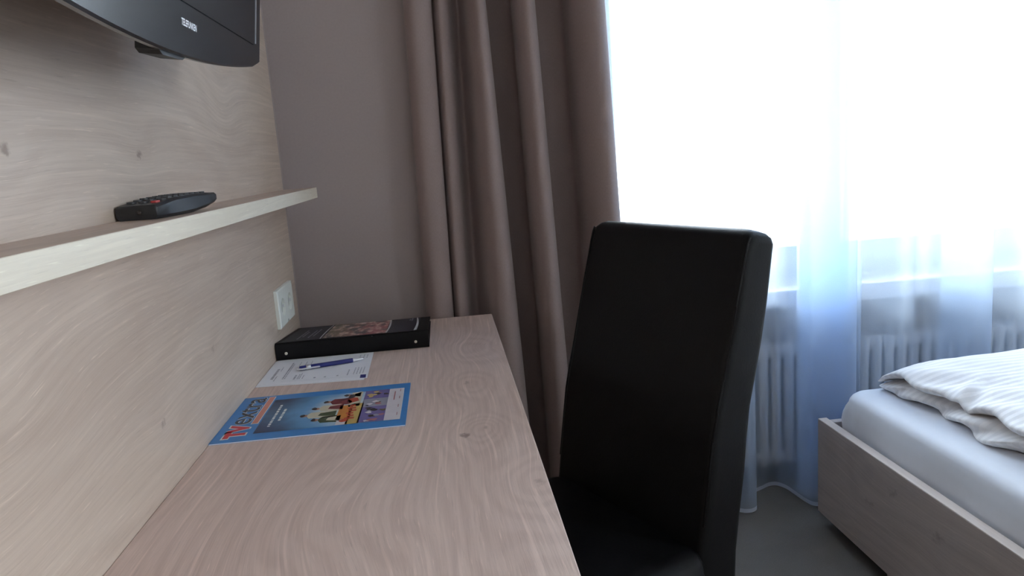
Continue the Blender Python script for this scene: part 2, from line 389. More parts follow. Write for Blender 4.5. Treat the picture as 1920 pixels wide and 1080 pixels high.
# ------------------------------------------------------------------ radiator under the sill
rad = thing('radiator', 'white column radiator behind the sheer curtain under the window sill', 'radiator', (2.0, 2.32, 0))
def section_bm(x):
    bm = bmesh.new()
    zb, zt = 0.056, 0.480
    for y in (2.285, 2.365):                              # two slim columns
        prof = [(0, .006), (.008, .013), (.03, .0155), (zt - zb - .03, .0155), (zt - zb - .008, .013), (zt - zb, .006)]
        lathe(bm, prof, (x, y, zb), (0, 0, 1), 10)
    for z in (zb + .032, zt - .032):                      # headers joining them
        bm2 = bmesh.new(); box(bm2, (x - .0215, 2.278, z - .02), (x + .0215, 2.372, z + .02), .008, 2)
        me = bpy.data.meshes.new('header'); bm2.to_mesh(me); bm2.free(); bm.from_mesh(me); bpy.data.meshes.remove(me)
    return bm
sec0 = link('radiator_section', section_bm(0.86), M['radiator'], rad, smooth=40)
for i in range(1, 46):
    c = sec0.copy(); COL.objects.link(c); c.location = (0.0435 * i, 0, 0)
for z in (.10, .435):
    for x in (1.0, 2.6): link('wall_bracket', boxes(((x, 2.372, z - .012), (x + .03, WY - .0005, z + .012))), M['radiator'], rad)

# ------------------------------------------------------------------ sheer curtain
hem_near = [(0.56, 2.17), (0.62, 2.11), (0.69, 2.16), (0.76, 2.09), (0.83, 2.16), (0.90, 2.09), (0.97, 2.17), (1.03, 2.10), (1.09, 2.17), (1.15, 2.13), (1.185, 2.085),
            (1.213, 2.063), (1.2255, 2.0566), (1.2422, 2.0561), (1.2599, 2.066), (1.268, 2.083), (1.262, 2.11), (1.27, 2.145), (1.305, 2.18),
            (1.338, 2.198), (1.3627, 2.2119), (1.3823, 2.2151), (1.3969, 2.2073), (1.411, 2.180), (1.418, 2.1386), (1.426, 2.0838), (1.4434, 2.0504),
            (1.50, 2.045), (1.56, 2.06), (1.591, 2.085), (1.580, 2.105), (1.52, 2.11), (1.46, 2.12), (1.437, 2.14), (1.455, 2.150), (1.52, 2.135), (1.578, 2.130), (1.588, 2.142), (1.575, 2.152), (1.51, 2.146), (1.450, 2.148), (1.443, 2.154), (1.452, 2.160), (1.52, 2.156), (1.578, 2.154), (1.586, 2.160), (1.576, 2.166), (1.51, 2.166), (1.450, 2.167), (1.440, 2.172), (1.455, 2.178), (1.52, 2.175), (1.585, 2.155), (1.632, 2.15), (1.643, 2.17),
            (1.63, 2.19), (1.605, 2.20), (1.612, 2.215), (1.66, 2.20), (1.70, 2.15), (1.74, 2.09), (1.79, 2.12), (1.83, 2.185), (1.875, 2.19), (1.91, 2.13), (1.96, 2.07), (2.01, 2.07), (2.027, 2.095),
            (2.00, 2.12), (1.93, 2.14), (1.905, 2.16), (1.93, 2.185), (2.00, 2.20), (2.06, 2.15), (2.11, 2.08), (2.16, 2.09), (2.19, 2.15), (2.24, 2.20),
            (2.30, 2.14), (2.36, 2.08), (2.42, 2.15), (2.48, 2.21), (2.54, 2.14), (2.60, 2.08), (2.66, 2.15), (2.72, 2.21), (2.78, 2.13), (2.84, 2.08), (2.90, 2.15), (2.96, 2.21),
            (3.02, 2.14), (3.08, 2.08), (3.14, 2.15), (3.20, 2.20), (3.28, 2.12), (3.36, 2.09), (3.44, 2.16), (3.52, 2.12)]
path = spline(hem_near, 5)
def sheer_pt(p, z):
    t = z / 2.47
    f = 1.0 - 0.50 * t
    return (p[0] + 0.006 * math.sin(p[0] * 31 + z * 2.2) * t, 2.135 + (p[1] - 2.135) * f + 0.006 * math.sin(z * 3.0 + p[0] * 9) * t, z)
zs = [0.035] + [0.035 + (2.495 - 0.035) * i / 26 for i in range(1, 27)]
sh = tag(bpy.data.objects.new('sheer_curtain', None), 'white floor-length sheer curtain in soft folds across the window', 'curtain')
COL.objects.link(sh); sh.location = (1.9, 2.135, 0); sh['_base'] = (1.9, 2.135, 0.0)
bm = bmesh.new(); loft(bm, [[sheer_pt(p, z) for p in path] for z in zs], closed=False)
link('voile', bm, M['sheer'], sh, smooth=180)
bm = bmesh.new(); loft(bm, [[sheer_pt(p, z) for p in path] for z in (0.022, 0.0285, 0.035)], closed=False)
h_ = link('hem', bm, M['sheer_hem'], sh, smooth=180); h_['label'] = 'denser white stitched hem'

# ------------------------------------------------------------------ taupe curtain
TOP = [0.3294, 0.3685, 0.3921, 0.3986, 0.4117, 0.4249, 0.4446, 0.467, 0.4934, 0.5106, 0.5278, 0.5398, 0.5664, 0.593, 0.6198, 0.6452, 0.66, 0.7004, 0.7342, 0.7681, 0.8048, 0.8335]
BOT = [0.3164, 0.3584, 0.3809, 0.388, 0.3978, 0.4119, 0.4317, 0.4572, 0.4927, 0.5212, 0.5512, 0.5655, 0.5856, 0.6071, 0.6359, 0.6677, 0.6822, 0.7156, 0.752, 0.7885, 0.8252, 0.8546]
FOLD = [(.3294, 1.980), (.3300, 1.948), (.348, 1.922), (.372, 1.920), (.392, 1.935), (.3985, 1.958), (.394, 1.984), (.402, 1.988), (.404, 1.962), (.415, 1.938), (.430, 1.942), (.440, 1.960), (.446, 1.985),
        (.452, 2.015), (.465, 2.035), (.478, 2.000), (.488, 1.932), (.503, 1.895), (.520, 1.895), (.531, 1.930), (.532, 1.962), (.514, 2.005), (.522, 2.050), (.560, 2.072), (.605, 2.060),
        (.600, 1.990), (.602, 1.932), (.620, 1.893), (.638, 1.893), (.652, 1.930), (.656, 1.965), (.634, 2.010), (.644, 2.052), (.690, 2.074), (.738, 2.06),
        (.742, 2.005), (.748, 1.958), (.770, 1.915), (.800, 1.895), (.824, 1.915), (.8335, 1.952), (.830, 1.985), (.800, 2.020), (.760, 2.035)]
def to_bottom(x):
    for i in range(len(TOP) - 1):
        if x <= TOP[i + 1]: return BOT[i] + (BOT[i + 1] - BOT[i]) * (x - TOP[i]) / (TOP[i + 1] - TOP[i])
    return BOT[-1]
def drape_row(z):
    t = (1.533 - z) / (1.533 - 0.7365)
    t = max(-1.1, min(1.6, t))
    return spline([(a + (to_bottom(a) - a) * t, b) for a, b in FOLD], 5)
bm = bmesh.new()
rows = []
for i in range(25):
    z = 0.015 + (2.495 - 0.015) * i / 24
    rows.append([(x, y, z) for x, y in drape_row(z)])
loft(bm, rows, closed=False)
dr = link('curtain', bm, M['drape'], None, smooth=180)
md = dr.modifiers.new('cloth', 'SOLIDIFY'); md.thickness = 0.0025; md.offset = 1
tag(dr, 'taupe blackout curtain gathered in deep folds between grey wall and window', 'curtain')

# ------------------------------------------------------------------ oak back panel, shelf, desk
PE = 1.885
tag(link('wall_panel', boxes(((X0, -1.2, 0.02), (0.0, PE, 2.3)), bev=.0015, seg=1), M['oak_panel']), 'large pale oak board lining the left wall behind desk and television', 'wall panel')
shf = tag(link('wall_shelf', boxes(((0.0, -1.0, 1.080), (0.0785, PE, 1.105)), bev=.0008, seg=1), M['oak_shelf']), 'narrow pale oak ledge shelf carrying the remote control', 'shelf')
link('pale_edge', boxes(((0.0785, -1.0, 1.080), (0.080, PE, 1.105)), bev=.0005, seg=1), M['oak_edge'], shf)['label'] = 'paler oak edge band'
dk = thing('desk', 'long pale oak desk top along the left wall under the shelf', 'desk', (0.24, 0.7, 0))
link('desktop', boxes(((0.0, -0.6, 0.722), (0.4853, PE, 0.75)), bev=.0012, seg=1), M['oak_desk'], dk)
link('support_panel', boxes(((0.0, PE - .03, 0.0), (0.46, PE - .004, 0.722))), M['oak_shelf'], dk)
link('support_panel', boxes(((0.0, -0.58, 0.0), (0.46, -0.555, 0.722))), M['oak_shelf'], dk)
link('back_rail', boxes(((0.0, -0.555, 0.60), (0.02, PE - .03, 0.722))), M['oak_shelf'], dk)

# ------------------------------------------------------------------ double socket
sk = thing('wall_socket', 'white double power socket on the oak panel above the black binder', 'socket', (0.0, 1.7225, 0.851))
def socket_plate():
    bm = bmesh.new(); xf = 0.0095
    cy0, cy1, z0, z1 = 1.647, 1.798, 0.811, 0.890
    zc = (z0 + z1) / 2; hw = (cy1 - cy0) / 4; hh = (z1 - z0) / 2
    for k in range(2):
        yc = cy0 + hw * (1 + 2 * k); n = 32; r = 0.0205
        outer, inner, deep = [], [], []
        for j in range(n):
            a = 2 * PI * (j + .5) / n; ca, sa = math.cos(a), math.sin(a)
            s = min(hw / abs(ca) if ca else 9, hh / abs(sa) if sa else 9)
            outer.append((xf, yc + ca * s, zc + sa * s)); inner.append((xf, yc + ca * r, zc + sa * r)); deep.append((0.0025, yc + ca * r * .94, zc + sa * r * .94))
        loft(bm, [outer, inner, deep], cap0=False, cap1=True)
    e = 0.003
    rim = [[(xf, cy0, z0), (xf, cy1, z0), (xf, cy1, z1), (xf, cy0, z1)], [(xf - .002, cy0 - e, z0 - e), (xf - .002, cy1 + e, z0 - e), (xf - .002, cy1 + e, z1 + e), (xf - .002, cy0 - e, z1 + e)],
           [(0.0005, cy0 - e, z0 - e), (0.0005, cy1 + e, z0 - e), (0.0005, cy1 + e, z1 + e), (0.0005, cy0 - e, z1 + e)]]
    loft(bm, rim, cap0=False, cap1=True)
    return bm
link('socket_frame', socket_plate(), M['socket'], sk)
for k in range(2):
    yc = 1.647 + 0.03775 * (1 + 2 * k)
    bm = bmesh.new(); lathe(bm, [(0, .0192), (.0006, .0192), (.0008, .018)], (0.0026, yc, .8505), (1, 0, 0), 28)
    well = link('socket_well', bm, M['socket_in'], sk)
    for dz in (-.0095, .0095):
        bm = bmesh.new(); lathe(bm, [(0, .0025), (.0004, .0025)], (0.0034, yc, .8505 + dz), (1, 0, 0), 12)
        link('pin_hole', bm, M['dark_hole'], well)
    for dy in (-.0175, .0175): link('earth_clip', boxes(((0.0034, yc + dy - .0015, .8475), (0.0075, yc + dy + .0015, .8535))), M['silver'], well)

# ------------------------------------------------------------------ television
A = math.radians(7.71)
Bp = Vector((0.14, 1.1431, 1.3006)); E1 = Vector((0, -1, 0)); E2 = Vector((math.sin(A), 0, math.cos(A))); E3 = Vector((math.cos(A), 0, -math.sin(A)))
def tv(u, t, d=0.0): return Bp + E1 * u + E2 * t + E3 * d
t_ = thing('television', 'black flat television hung on the oak panel above the shelf', 'television', (0.07, 0.75, 1.5))
W_, HT = 0.78, 0.50
def tv_outline(ins=0.0, d=0.0, arc=0.030):
    pts = []
    for i in range(25):
        u = ins + (W_ - 2 * ins) * i / 24
        s = (u - W_ / 2) / (W_ / 2)
        pts.append((u, -arc * (1 - s * s) + ins + (0.004 if i in (0, 24) else 0)))
    pts += [(W_ - ins, HT - .006 - ins), (W_ - ins - .006, HT - ins), (ins + .006, HT - ins), (ins, HT - .006 - ins)]
    return [tv(u, t, d) for u, t in pts]
bm = bmesh.new(); loft(bm, [tv_outline(.002, 0), tv_outline(0, -.0025), tv_outline(0, -.009), tv_outline(.003, -.012)])
fr_ = link('bezel', bm, M['black_gloss'], t_, smooth=35)
bm = bmesh.new(); prism(bm, [tv(.038, .024, .0002), tv(W_ - .038, .024, .0002), tv(W_ - .038, HT - .036, .0002), tv(.038, HT - .036, .0002)], E3 * .0012)
link('screen', bm, M['screen'], t_)
bm = bmesh.new(); prism(bm, [tv(.0262, .027, .0002), tv(.0292, .027, .0002), tv(.0292, HT - .04, .0002), tv(.0262, HT - .04, .0002)], E3 * .0008)
link('trim_strip', bm, M['silver'], t_)
bm = bmesh.new()
def rr(u0, u1, t0, t1, d, c=.02):
    return [tv(u, t, d) for u, t in ((u0 + c, t0), (u1 - c, t0), (u1, t0 + c), (u1, t1 - c), (u1 - c, t1), (u0 + c, t1), (u0, t1 - c), (u0, t0 + c))]
loft(bm, [rr(.03, .75, .012, .47, -.0115), rr(.05, .73, .03, .45, -.040), rr(.12, .66, .06, .40, -.070)])
link('back_housing', bm, M['black_matt'], t_)
bm = bmesh.new(); prism(bm, [tv(.300, -.027, -.006), tv(.312, -.0315, -.006), tv(.368, -.0335, -.006), tv(.378, -.030, -.006), tv(.378, .02, -.006), tv(.300, .02, -.006)], E3 * -.022)
link('stand_socket', bm, M['black_matt'], t_)
link('wall_plate', boxes(((0.0005, .64, 1.42), (.012, .86, 1.64))), M['black_matt'], t_)
link('wall_arm', boxes(((.012, .72, 1.50), (.11, .78, 1.56))), M['black_matt'], t_)
mt = Matrix.Identity(4)                                                     # lettering runs along -E1 (to the right as one faces the screen)
for i in range(3): mt[i][0] = -E1[i]; mt[i][1] = E2[i]; mt[i][2] = E3[i]; mt[i][3] = tv(.3335, .0008, .0004)[i]
bm = place_text(text_bm('TELEFUNKEN', 0.01, 0.0003), mt, 0.0475, 0.0070)
link('lettering', bm, M['silver_print'], fr_)['label'] = 'small white maker lettering'

# ------------------------------------------------------------------ remote control on the shelf
rc = thing('remote_control', 'black remote control with rubber keys lying on the oak shelf', 'remote', (0.035, 1.0, 1.105))
ra = math.radians(-7.0)
RO = Vector((0.027, 0.915, 1.105)); RU = Vector((math.cos(ra), math.sin(ra), 0)); RV = Vector((-math.sin(ra), math.cos(ra), 0))
def rp(a, b, z): return RO + RU * a + RV * b + Vector((0, 0, z))
def remote_ring(b, hw, zb, zt):
    return [rp(-hw + .004, b, zb), rp(hw - .004, b, zb), rp(hw, b, zb + .004), rp(hw, b, zt - .003), rp(hw - .003, b, zt), rp(-hw + .003, b, zt), rp(-hw, b, zt - .003), rp(-hw, b, zb + .004)]
bm = bmesh.new()
loft(bm, [remote_ring(0, .0245, .0005, .0155), remote_ring(.0015, .0255, .0002, .0172), remote_ring(.05, .0260, .0002, .0225), remote_ring(.10, .0260, .0012, .0240), remote_ring(.14, .0255, .0045, .0240),
          remote_ring(.170, .0250, .0095, .0228), remote_ring(.172, .0240, .0105, .0218)])
rb = link('remote_body', bm, M['remote_side'], rc, smooth=40)
rtop = lambda b: .0174 + (.0225 - .0174) * min(1, b / .05) + .0015 * max(0, min(1, (b - .05) / .05)) - (max(0, b - .14) * .04)
for i in range(9):
    for j in range(3):
        b = .020 + i * .0155; a = (j - 1) * .0145
        bm = bmesh.new()
        pts = [rp(a + dx * .0046, b + dy * .0042, rtop(b) - .0008) for dx, dy in ((-1, -.6), (-.6, -1), (.6, -1), (1, -.6), (1, .6), (.6, 1), (-.6, 1), (-1, .6))]
        prism(bm, pts, (0, 0, .0026))
        o = link('key', bm, M['button_red'] if (i == 0 and j == 2) else M['button_grey'], rc)
        if i == 0 and j == 2: o['label'] = 'red key'
bm = bmesh.new(); lathe(bm, [(0, .0028), (.0012, .0028), (.002, .0015)], rp(.004, .0005, .009), -RV, 12)
link('emitter', bm, M['dark_wood'], rc)

# ------------------------------------------------------------------ ring binder
bd = thing('ring_binder', 'black ring binder with picture cover lying below the white socket', 'binder', (0.166, 1.72, 0.75))
bx0, bx1, by0, by1 = 0.002, 0.3285, 1.592, 1.852
zt0, zt1 = 0.7885, 0.764
bm = bmesh.new()
prism(bm, [(bx0, by0 + .004, zt0 - .003), (bx0, by1, zt1 - .003), (bx0, by1, zt1), (bx0, by0 + .004, zt0)], (bx1 - bx0, 0, 0))
link('top_cover', bm, M['binder'], bd)
link('bottom_cover', boxes(((bx0, by0 + .004, .7502), (bx1, by1, .7532)), bev=.001, seg=1), M['binder'], bd)
bm = bmesh.new()
sp = []
for i in range(9):
    a = PI * i / 8
    sp.append((bx0, by0 + .006 - .006 * math.sin(a) ** .5 if 0 < i < 8 else by0 + .006, .7502 + (zt0 - .7502) * (1 - math.cos(a)) / 2))
sp += [(bx0, by0 + .0095, zt0 - .001), (bx0, by0 + .0095, .7512)]
prism(bm, sp, (bx1 - bx0, 0, 0))
link('spine', bm, M['binder'], bd, smooth=40)
bm = bmesh.new(); prism(bm, [(bx0 + .012, by0 + .03, .7534), (bx0 + .012, by1 - .008, .7534), (bx0 + .012, by1 - .008, zt1 - .0045), (bx0 + .012, by0 + .03, zt0 - .009)], (bx1 - bx0 - .024, 0, 0))
link('paper_block', bm, M['paper'], bd)
for x in (0.0235, 0.300):
    bm = bmesh.new(); lathe(bm, [(0, .0032), (.0012, .0032), (.0018, .0020)], (x, by0 + .0003, .7655), (0, -1, 0), 16)
    link('rivet', bm, M['rivet'], bd)
def bt(x, y, d): return (x, y, zt0 + (zt1 - zt0) * (y - by0 - .004) / (by1 - by0 - .004) + d)
bm = bmesh.new(); flat(bm, [bt(.012, by0 + .010, .0004), bt(.305, by0 + .010, .0004), bt(.305, by1 - .006, .0004), bt(.012, by1 - .006, .0004)])
ins_ = link('cover_insert', bm, M['insert_navy'], bd)
bm = bmesh.new(); flat(bm, [bt(.099, 1.612, .0007), bt(.236, 1.606, .0007), bt(.230, by1 - .008, .0007), bt(.094, by1 - .008, .0007)])
link('cover_photo', bm, M['food_picture'], ins_)
def stripe(p0, p1, w0, w1, bulge):
    n = 8; bm = bmesh.new()
    L = []; Rr = []
    for i in range(n + 1):
        t = i / n; x = p0[0] + (p1[0] - p0[0]) * t + bulge * 4 * t * (1 - t); y = p0[1] + (p1[1] - p0[1]) * t; ww = (w0 + (w1 - w0) * t) / 2
        L.append(bm.verts.new(bt(x - ww, y, .0010))); Rr.append(bm.verts.new(bt(x + ww, y, .0010)))
    for i in range(n): bm.faces.new((L[i], Rr[i], Rr[i + 1], L[i + 1]))
    link('cover_stripe', bm, M['insert_white'], ins_)
stripe((.0955, 1.604), (.0905, 1.842), .0028, .0022, -.002); stripe((.237, 1.606), (.231, 1.843), .0035, .0045, .003); stripe((.300, 1.606), (.2965, 1.844), .0065, .0028, .003)
bm = bmesh.new()
for (x, y0_, y1_) in ((.040, 1.63, 1.77), (.047, 1.66, 1.74), (.062, 1.64, 1.76), (.070, 1.66, 1.77), (.284, 1.79, 1.835), (.279, 1.80, 1.82)):
    y = y0_
    while y < y1_:
        l = random.uniform(.007, .016); flat(bm, [bt(x, y, .0008), bt(x + .0032, y, .0008), bt(x + .0032, y + l, .0008), bt(x, y + l, .0008)]); y += l + .004
link('cover_print', bm, M['ink_grey'], ins_)['kind'] = 'stuff'

# ------------------------------------------------------------------ notepad and pen
nt = thing('notepad', 'white sheets of notepaper with printed lines lying under the blue pen', 'notepad', (0.105, 1.49, 0.75))
bm = bmesh.new(); prism(bm, [(.0012, 1.404, .7502), (.2070, 1.3875, .7502), (.2045, 1.586, .7502), (.001, 1.588, .7502)], (0, 0, .0007)); link('sheet', bm, M['paper'], nt)
bm = bmesh.new(); prism(bm, [(.0015, 1.414, .7510), (.2124, 1.3945, .7510), (.2083, 1.5895, .7510), (.006, 1.5905, .7510)], (0, 0, .0007)); sh2 = link('sheet', bm, M['paper'], nt)
ZP = .7519
bm = bmesh.new(); flat(bm, [(.1985, 1.3965, ZP), (.2095, 1.3955, ZP), (.2085, 1.4185, ZP), (.1975, 1.4195, ZP)])
link('corner_mark', bm, M['ink_blue'], sh2)['label'] = 'dark blue square printed at the sheet corner'
bm = bmesh.new()
def dashes(x, y0_, y1_, wd, lo_=.004, hi=.010):
    y = y0_
    while y < y1_:
        l = min(random.uniform(lo_, hi), y1_ - y); flat(bm, [(x, y, ZP), (x + wd, y, ZP), (x + wd, y + l, ZP), (x, y + l, ZP)]); y += l + .0022
dashes(.020, 1.445, 1.520, .005); dashes(.0285, 1.43, 1.465, .0018); dashes(.0285, 1.50, 1.53, .0018); dashes(.043, 1.44, 1.56, .003); dashes(.0475, 1.44, 1.55, .0018)
dashes(.066, 1.43, 1.46, .0035); dashes(.077, 1.43, 1.47, .0018); dashes(.083, 1.43, 1.455, .0018); dashes(.0735, 1.43, 1.465, .0018)
for x in (.106, .126, .150): dashes(x, 1.425, 1.433, .004)
dashes(.170, 1.425, 1.465, .0022); 
for x in (.182, .188, .194, .200): dashes(x, 1.428, 1.475, .0016)
for x in (.182, .190, .197): dashes(x, 1.545, 1.575, .0016)
for x in (.06, .072, .083): dashes(x, 1.53, 1.56, .0016)
flat(bm, [(.045, 1.4225, ZP), (.205, 1.4105, ZP), (.205, 1.4110, ZP), (.045, 1.4230, ZP)])
link('print_lines', bm, M['ink_grey'], sh2)['kind'] = 'stuff'
pn = thing('ballpoint_pen', 'dark blue ballpoint pen with silver tip lying on the notepad', 'pen', (0.13, 1.505, 0.752))
P0 = Vector((.0645, 1.490, .7567)); P1 = Vector((.1935, 1.524, .7562)); PD = (P1 - P0).normalized(); PL = (P1 - P0).length
bm = bmesh.new(); lathe(bm, [(.004, .0038), (.006, .0045), (.030, .0047), (PL - .024, .0046), (PL - .022, .0044)], P0, PD, 18); brl = link('barrel', bm, M['pen_blue'], pn, smooth=40)
bm = bmesh.new(); lathe(bm, [(.0175, .0049), (.0178, .0051), (.0265, .0051), (.0268, .0049)], P0, PD, 18); link('ring', bm, M['silver'], pn, smooth=40)
bm = bmesh.new(); lathe(bm, [(PL - .0225, .0043), (PL - .021, .0044), (PL - .006, .0022), (PL - .001, .0012), (PL, .0005)], P0, PD, 18); link('tip', bm, M['silver'], pn, smooth=40)
bm = bmesh.new(); lathe(bm, [(-.002, .0020), (-.0015, .0030), (.0045, .0034)], P0, PD, 16); link('push_button', bm, M['silver'], pn, smooth=40)
sd = PD.cross(Vector((0, 0, 1))).normalized()
bm = bmesh.new()
o_ = P0 + sd * .0062
prism(bm, [o_ + PD * .002 + Vector((0, 0, .001)), o_ + PD * .043 + Vector((0, 0, .001)), o_ + PD * .045 + Vector((0, 0, -.0005)), o_ + PD * .043 + Vector((0, 0, -.002)), o_ + PD * .002 + Vector((0, 0, -.002))], sd * .0009)
prism(bm, [P0 + PD * .002 + sd * .002 + Vector((0, 0, .001)), P0 + PD * .006 + sd * .002 + Vector((0, 0, .001)), P0 + PD * .006 + sd * .002 + Vector((0, 0, -.002)), P0 + PD * .002 + sd * .002 + Vector((0, 0, -.002))], sd * .0045)
link('clip', bm, M['silver'], pn)

# ------------------------------------------------------------------ magazine
mg = thing('magazine', 'blue programme magazine with red and black masthead lying on the desk', 'magazine', (0.148, 1.222, 0.75))
mx0, mx1, my0, my1 = 0.0008, 0.2975, 1.1113, 1.3335
link('pages', boxes(((mx0 + .0003, my0 + .0005, .7502), (mx1 - .0006, my1 - .0005, .7516))), M['paper'], mg)
bm = bmesh.new(); box(bm, (mx0, my0, .7516), (mx1, my1, .7519)); cov = link('cover', bm, M['cyan_cover'], mg)
link('back_cover', boxes(((mx0, my0, .7500), (mx1, my1, .7502))), M['cyan_cover'], mg)
Z1, Z2, Z3, Z4 = .7521, .7523, .7525, .7527
def rect(bm, x0, x1, y0, y1, z, mi=0): flat(bm, [(x0, y0, z), (x1, y0, z), (x1, y1, z), (x0, y1, z)], mi)
bm = bmesh.new(); rect(bm, .0600, .2880, 1.1395, 1.3050, Z1); link('cover_picture', bm, M['cover_picture'], cov)
def mag_text(txt, x, y, width, height, z, bold, mat, name='lettering', shear=0.0, space=1.0):
    m4 = Matrix(((0, -1, 0, x), (1, 0, 0, y), (0, 0, 1, z), (0, 0, 0, 1)))                # reads towards +Y, top of the letters towards the wall
    return link(name, place_text(text_bm(txt, 0.04, bold, shear, space), m4, width, height), mat, cov)
mag_text('TV', .0510, 1.1235, .0660, .0370, Z2, .0045, M['cover_white'], 'lettering_outline')
mag_text('TV', .0485, 1.1270, .0590, .0320, Z3, .0026, M['cover_red'])['label'] = 'red masthead letters'
mag_text('extra', .0440, 1.1870, .1380, .0330, Z2, .0009, M['cover_white'], 'lettering_outline')
mag_text('extra', .0430, 1.1885, .1350, .0310, Z3, .0003, M['cover_black'])['label'] = 'black masthead letters'
bm = bmesh.new(); rect(bm, .0455, .0575, 1.1860, 1.3270, Z1); link('masthead_band', bm, M['cover_white'], cov)
bm = bmesh.new(); rect(bm, .0468, .0562, 1.1880, 1.3250, Z2); link('masthead_band', bm, M['cover_salmon'], cov)
inks = ['skin', 'cream', 'green', 'maroon', 'orange', 'brick', 'yellow', 'violet', 'dark', 'pale', 'grey', 'rose', 'olive']
IX = {n: i for i, n in enumerate(inks)}; IM = [M['ink_' + n] for n in inks]
def blob(bm, x, y, rx, ry, z, ink, n=12, jag=.12):
    flat(bm, [(x + math.cos(2 * PI * k / n) * rx * (1 + random.uniform(-jag, jag)), y + math.sin(2 * PI * k / n) * ry * (1 + random.uniform(-jag, jag)), z) for k in range(n)], IX[ink])
bm = bmesh.new()                                                             # five generic standing figures, heads towards the masthead
for (x, y, h, robe, low) in ((.150, 1.174, .040, 'green', 'cream'), (.128, 1.200, .052, 'cream', 'green'), (.143, 1.231, .045, 'cream', 'maroon'), (.158, 1.262, .045, 'maroon', 'dark'), (.190, 1.290, .022, 'cream', 'skin')):
    blob(bm, x, y, .0062, .0058, Z2, 'skin')
    blob(bm, x - .003, y + .001, .0042, .0060, Z3, 'dark', jag=.3)
    flat(bm, [(x + .005, y - .004, Z2), (x + .010, y - .015, Z2), (x + h * .6, y - .016, Z2), (x + h, y - .019, Z2), (x + h, y + .018, Z2), (x + h * .55, y + .013, Z2), (x + .010, y + .014, Z2), (x + .005, y + .004, Z2)], IX[robe])
    flat(bm, [(x + h * .45, y - .006, Z3), (x + h, y - .014, Z3), (x + h, y + .012, Z3), (x + h * .5, y + .006, Z3)], IX[low])
link('cover_figures', bm, None, cov, mats=IM)['kind'] = 'stuff'
bm = bmesh.new()                                                             # warm block below the figures
rect(bm, .183, .205, 1.165, 1.235, Z3, IX['orange']); rect(bm, .186, .204, 1.140, 1.168, Z3, IX['pale']); rect(bm, .201, .222, 1.1395, 1.24, Z3, IX['yellow']); rect(bm, .196, .215, 1.226, 1.304, Z3, IX['cream'])
blob(bm, .197, 1.158, .009, .007, Z4, 'brick', 7, .3)
for k in range(6): rect(bm, .197 + (k % 2) * .003, .213 - (k % 3) * .002, 1.163 + k * .0125, 1.171 + k * .0125, Z4, IX['brick'])
blob(bm, .190, 1.252, .013, .012, Z4, 'maroon', 9, .3); blob(bm, .203, 1.262, .010, .015, Z4, 'brick', 9, .3); blob(bm, .197, 1.282, .006, .010, Z4, 'dark', 9, .3)
link('cover_title_block', bm, None, cov, mats=IM)['kind'] = 'stuff'
bm = bmesh.new()                                                             # row of small stills
cells = (('violet', 1.1405, 1.178), ('violet', 1.178, 1.216), ('grey', 1.216, 1.258), ('violet', 1.258, 1.3045))
for i, (ink, a, b) in enumerate(cells):
    rect(bm, .2195, .262, a, b, Z3, IX[ink])
    for q_ in range(7):
        blob(bm, .226 + random.random() * .034, a + .006 + random.random() * (b - a - .012), .0055, .005, Z3 + .0001 + q_ * .00001, random.choice(['dark', 'pale', 'dark', 'rose', 'grey', 'olive'] if i < 3 else ['dark', 'yellow', 'yellow', 'rose']), 8, .4)
link('cover_stills', bm, None, cov, mats=IM)['kind'] = 'stuff'
bm = bmesh.new(); rect(bm, .262, .2875, 1.140, 1.3045, Z2, IX['pale']); rect(bm, .2715, .2735, 1.24, 1.288, Z3, IX['rose'])
for (x, y) in ((.281, 1.16), (.281, 1.20), (.281, 1.245), (.281, 1.285)): rect(bm, x, x + .0012, y, y + .014, Z3, IX['rose'])
link('cover_text_panel', bm, None, cov, mats=IM)['kind'] = 'stuff'
bm = bmesh.new()
for x, a, b in ((.076, 1.165, 1.272), (.0875, 1.19, 1.245)):
    y = a
    while y < b:
        l = random.uniform(.004, .012); rect(bm, x, x + .0042, y, y + l, Z2, 0); y += l + .0028
link('cover_caption', bm, M['cover_white'], cov)['kind'] = 'stuff'

# ------------------------------------------------------------------ chair
CP = Vector((.7165, 1.5526, 0)); CW = Vector((.44779, -.89414, 0)); CB = Vector((.89414, .44779, 0))     # far top corner, across, backwards
ch = thing('chair', 'black leather high-back chair pulled up to the oak desk', 'chair', tuple(CP + CW * .21 - CB * .33))
def cp(wd, s, z): return CP + CW * wd + CB * s + Vector((0, 0, z))
WD = .418
def ring_back(z, sf, sb, r, ins=0.0, zf=0.0):
    pts = []
    a0, a1, b0, b1 = ins, WD - ins, sf, sb
    for (cx, cy, st) in ((a1 - r, b1 - r, 0), (a0 + r, b1 - r, 90), (a0 + r, b0 + r, 180), (a1 - r, b0 + r, 270)):
        for k in range(5):
            a = math.radians(st + 90 * k / 4)
            ww, ss = cx + r * math.cos(a), cy + r * math.sin(a)
            pts.append(cp(ww, ss, z + zf * (ss - sf) / max(1e-6, sb - sf)))
    return pts
prof = [(.340, -.178, -.072), (.40, -.172, -.072), (.46, -.163, -.069), (.52, -.152, -.062), (.60, -.138, -.048), (.66, -.127, -.038), (.71, -.114, -.027),
        (.76, -.099, -.014), (.82, -.082, 0.000), (.88, -.065, .014), (.93, -.050, .026), (.962, -.041, .033)]
bm = bmesh.new()
rings = [ring_back(z, a, b, .016, ins=.002 * math.sin(i * 1.3), zf=-.006) for i, (z, a, b) in enumerate(prof)]
rings += [ring_back(.980, -.035, .037, .017, .002, -.010), ring_back(.991, -.030, .036, .017, .005, -.011), ring_back(.998, -.021, .030, .015, .012, -.010), ring_back(1.001, -.010, .020, .010, .024, -.008)]
loft(bm, rings)
link('backrest', bm, M['leather'], ch, smooth=50)
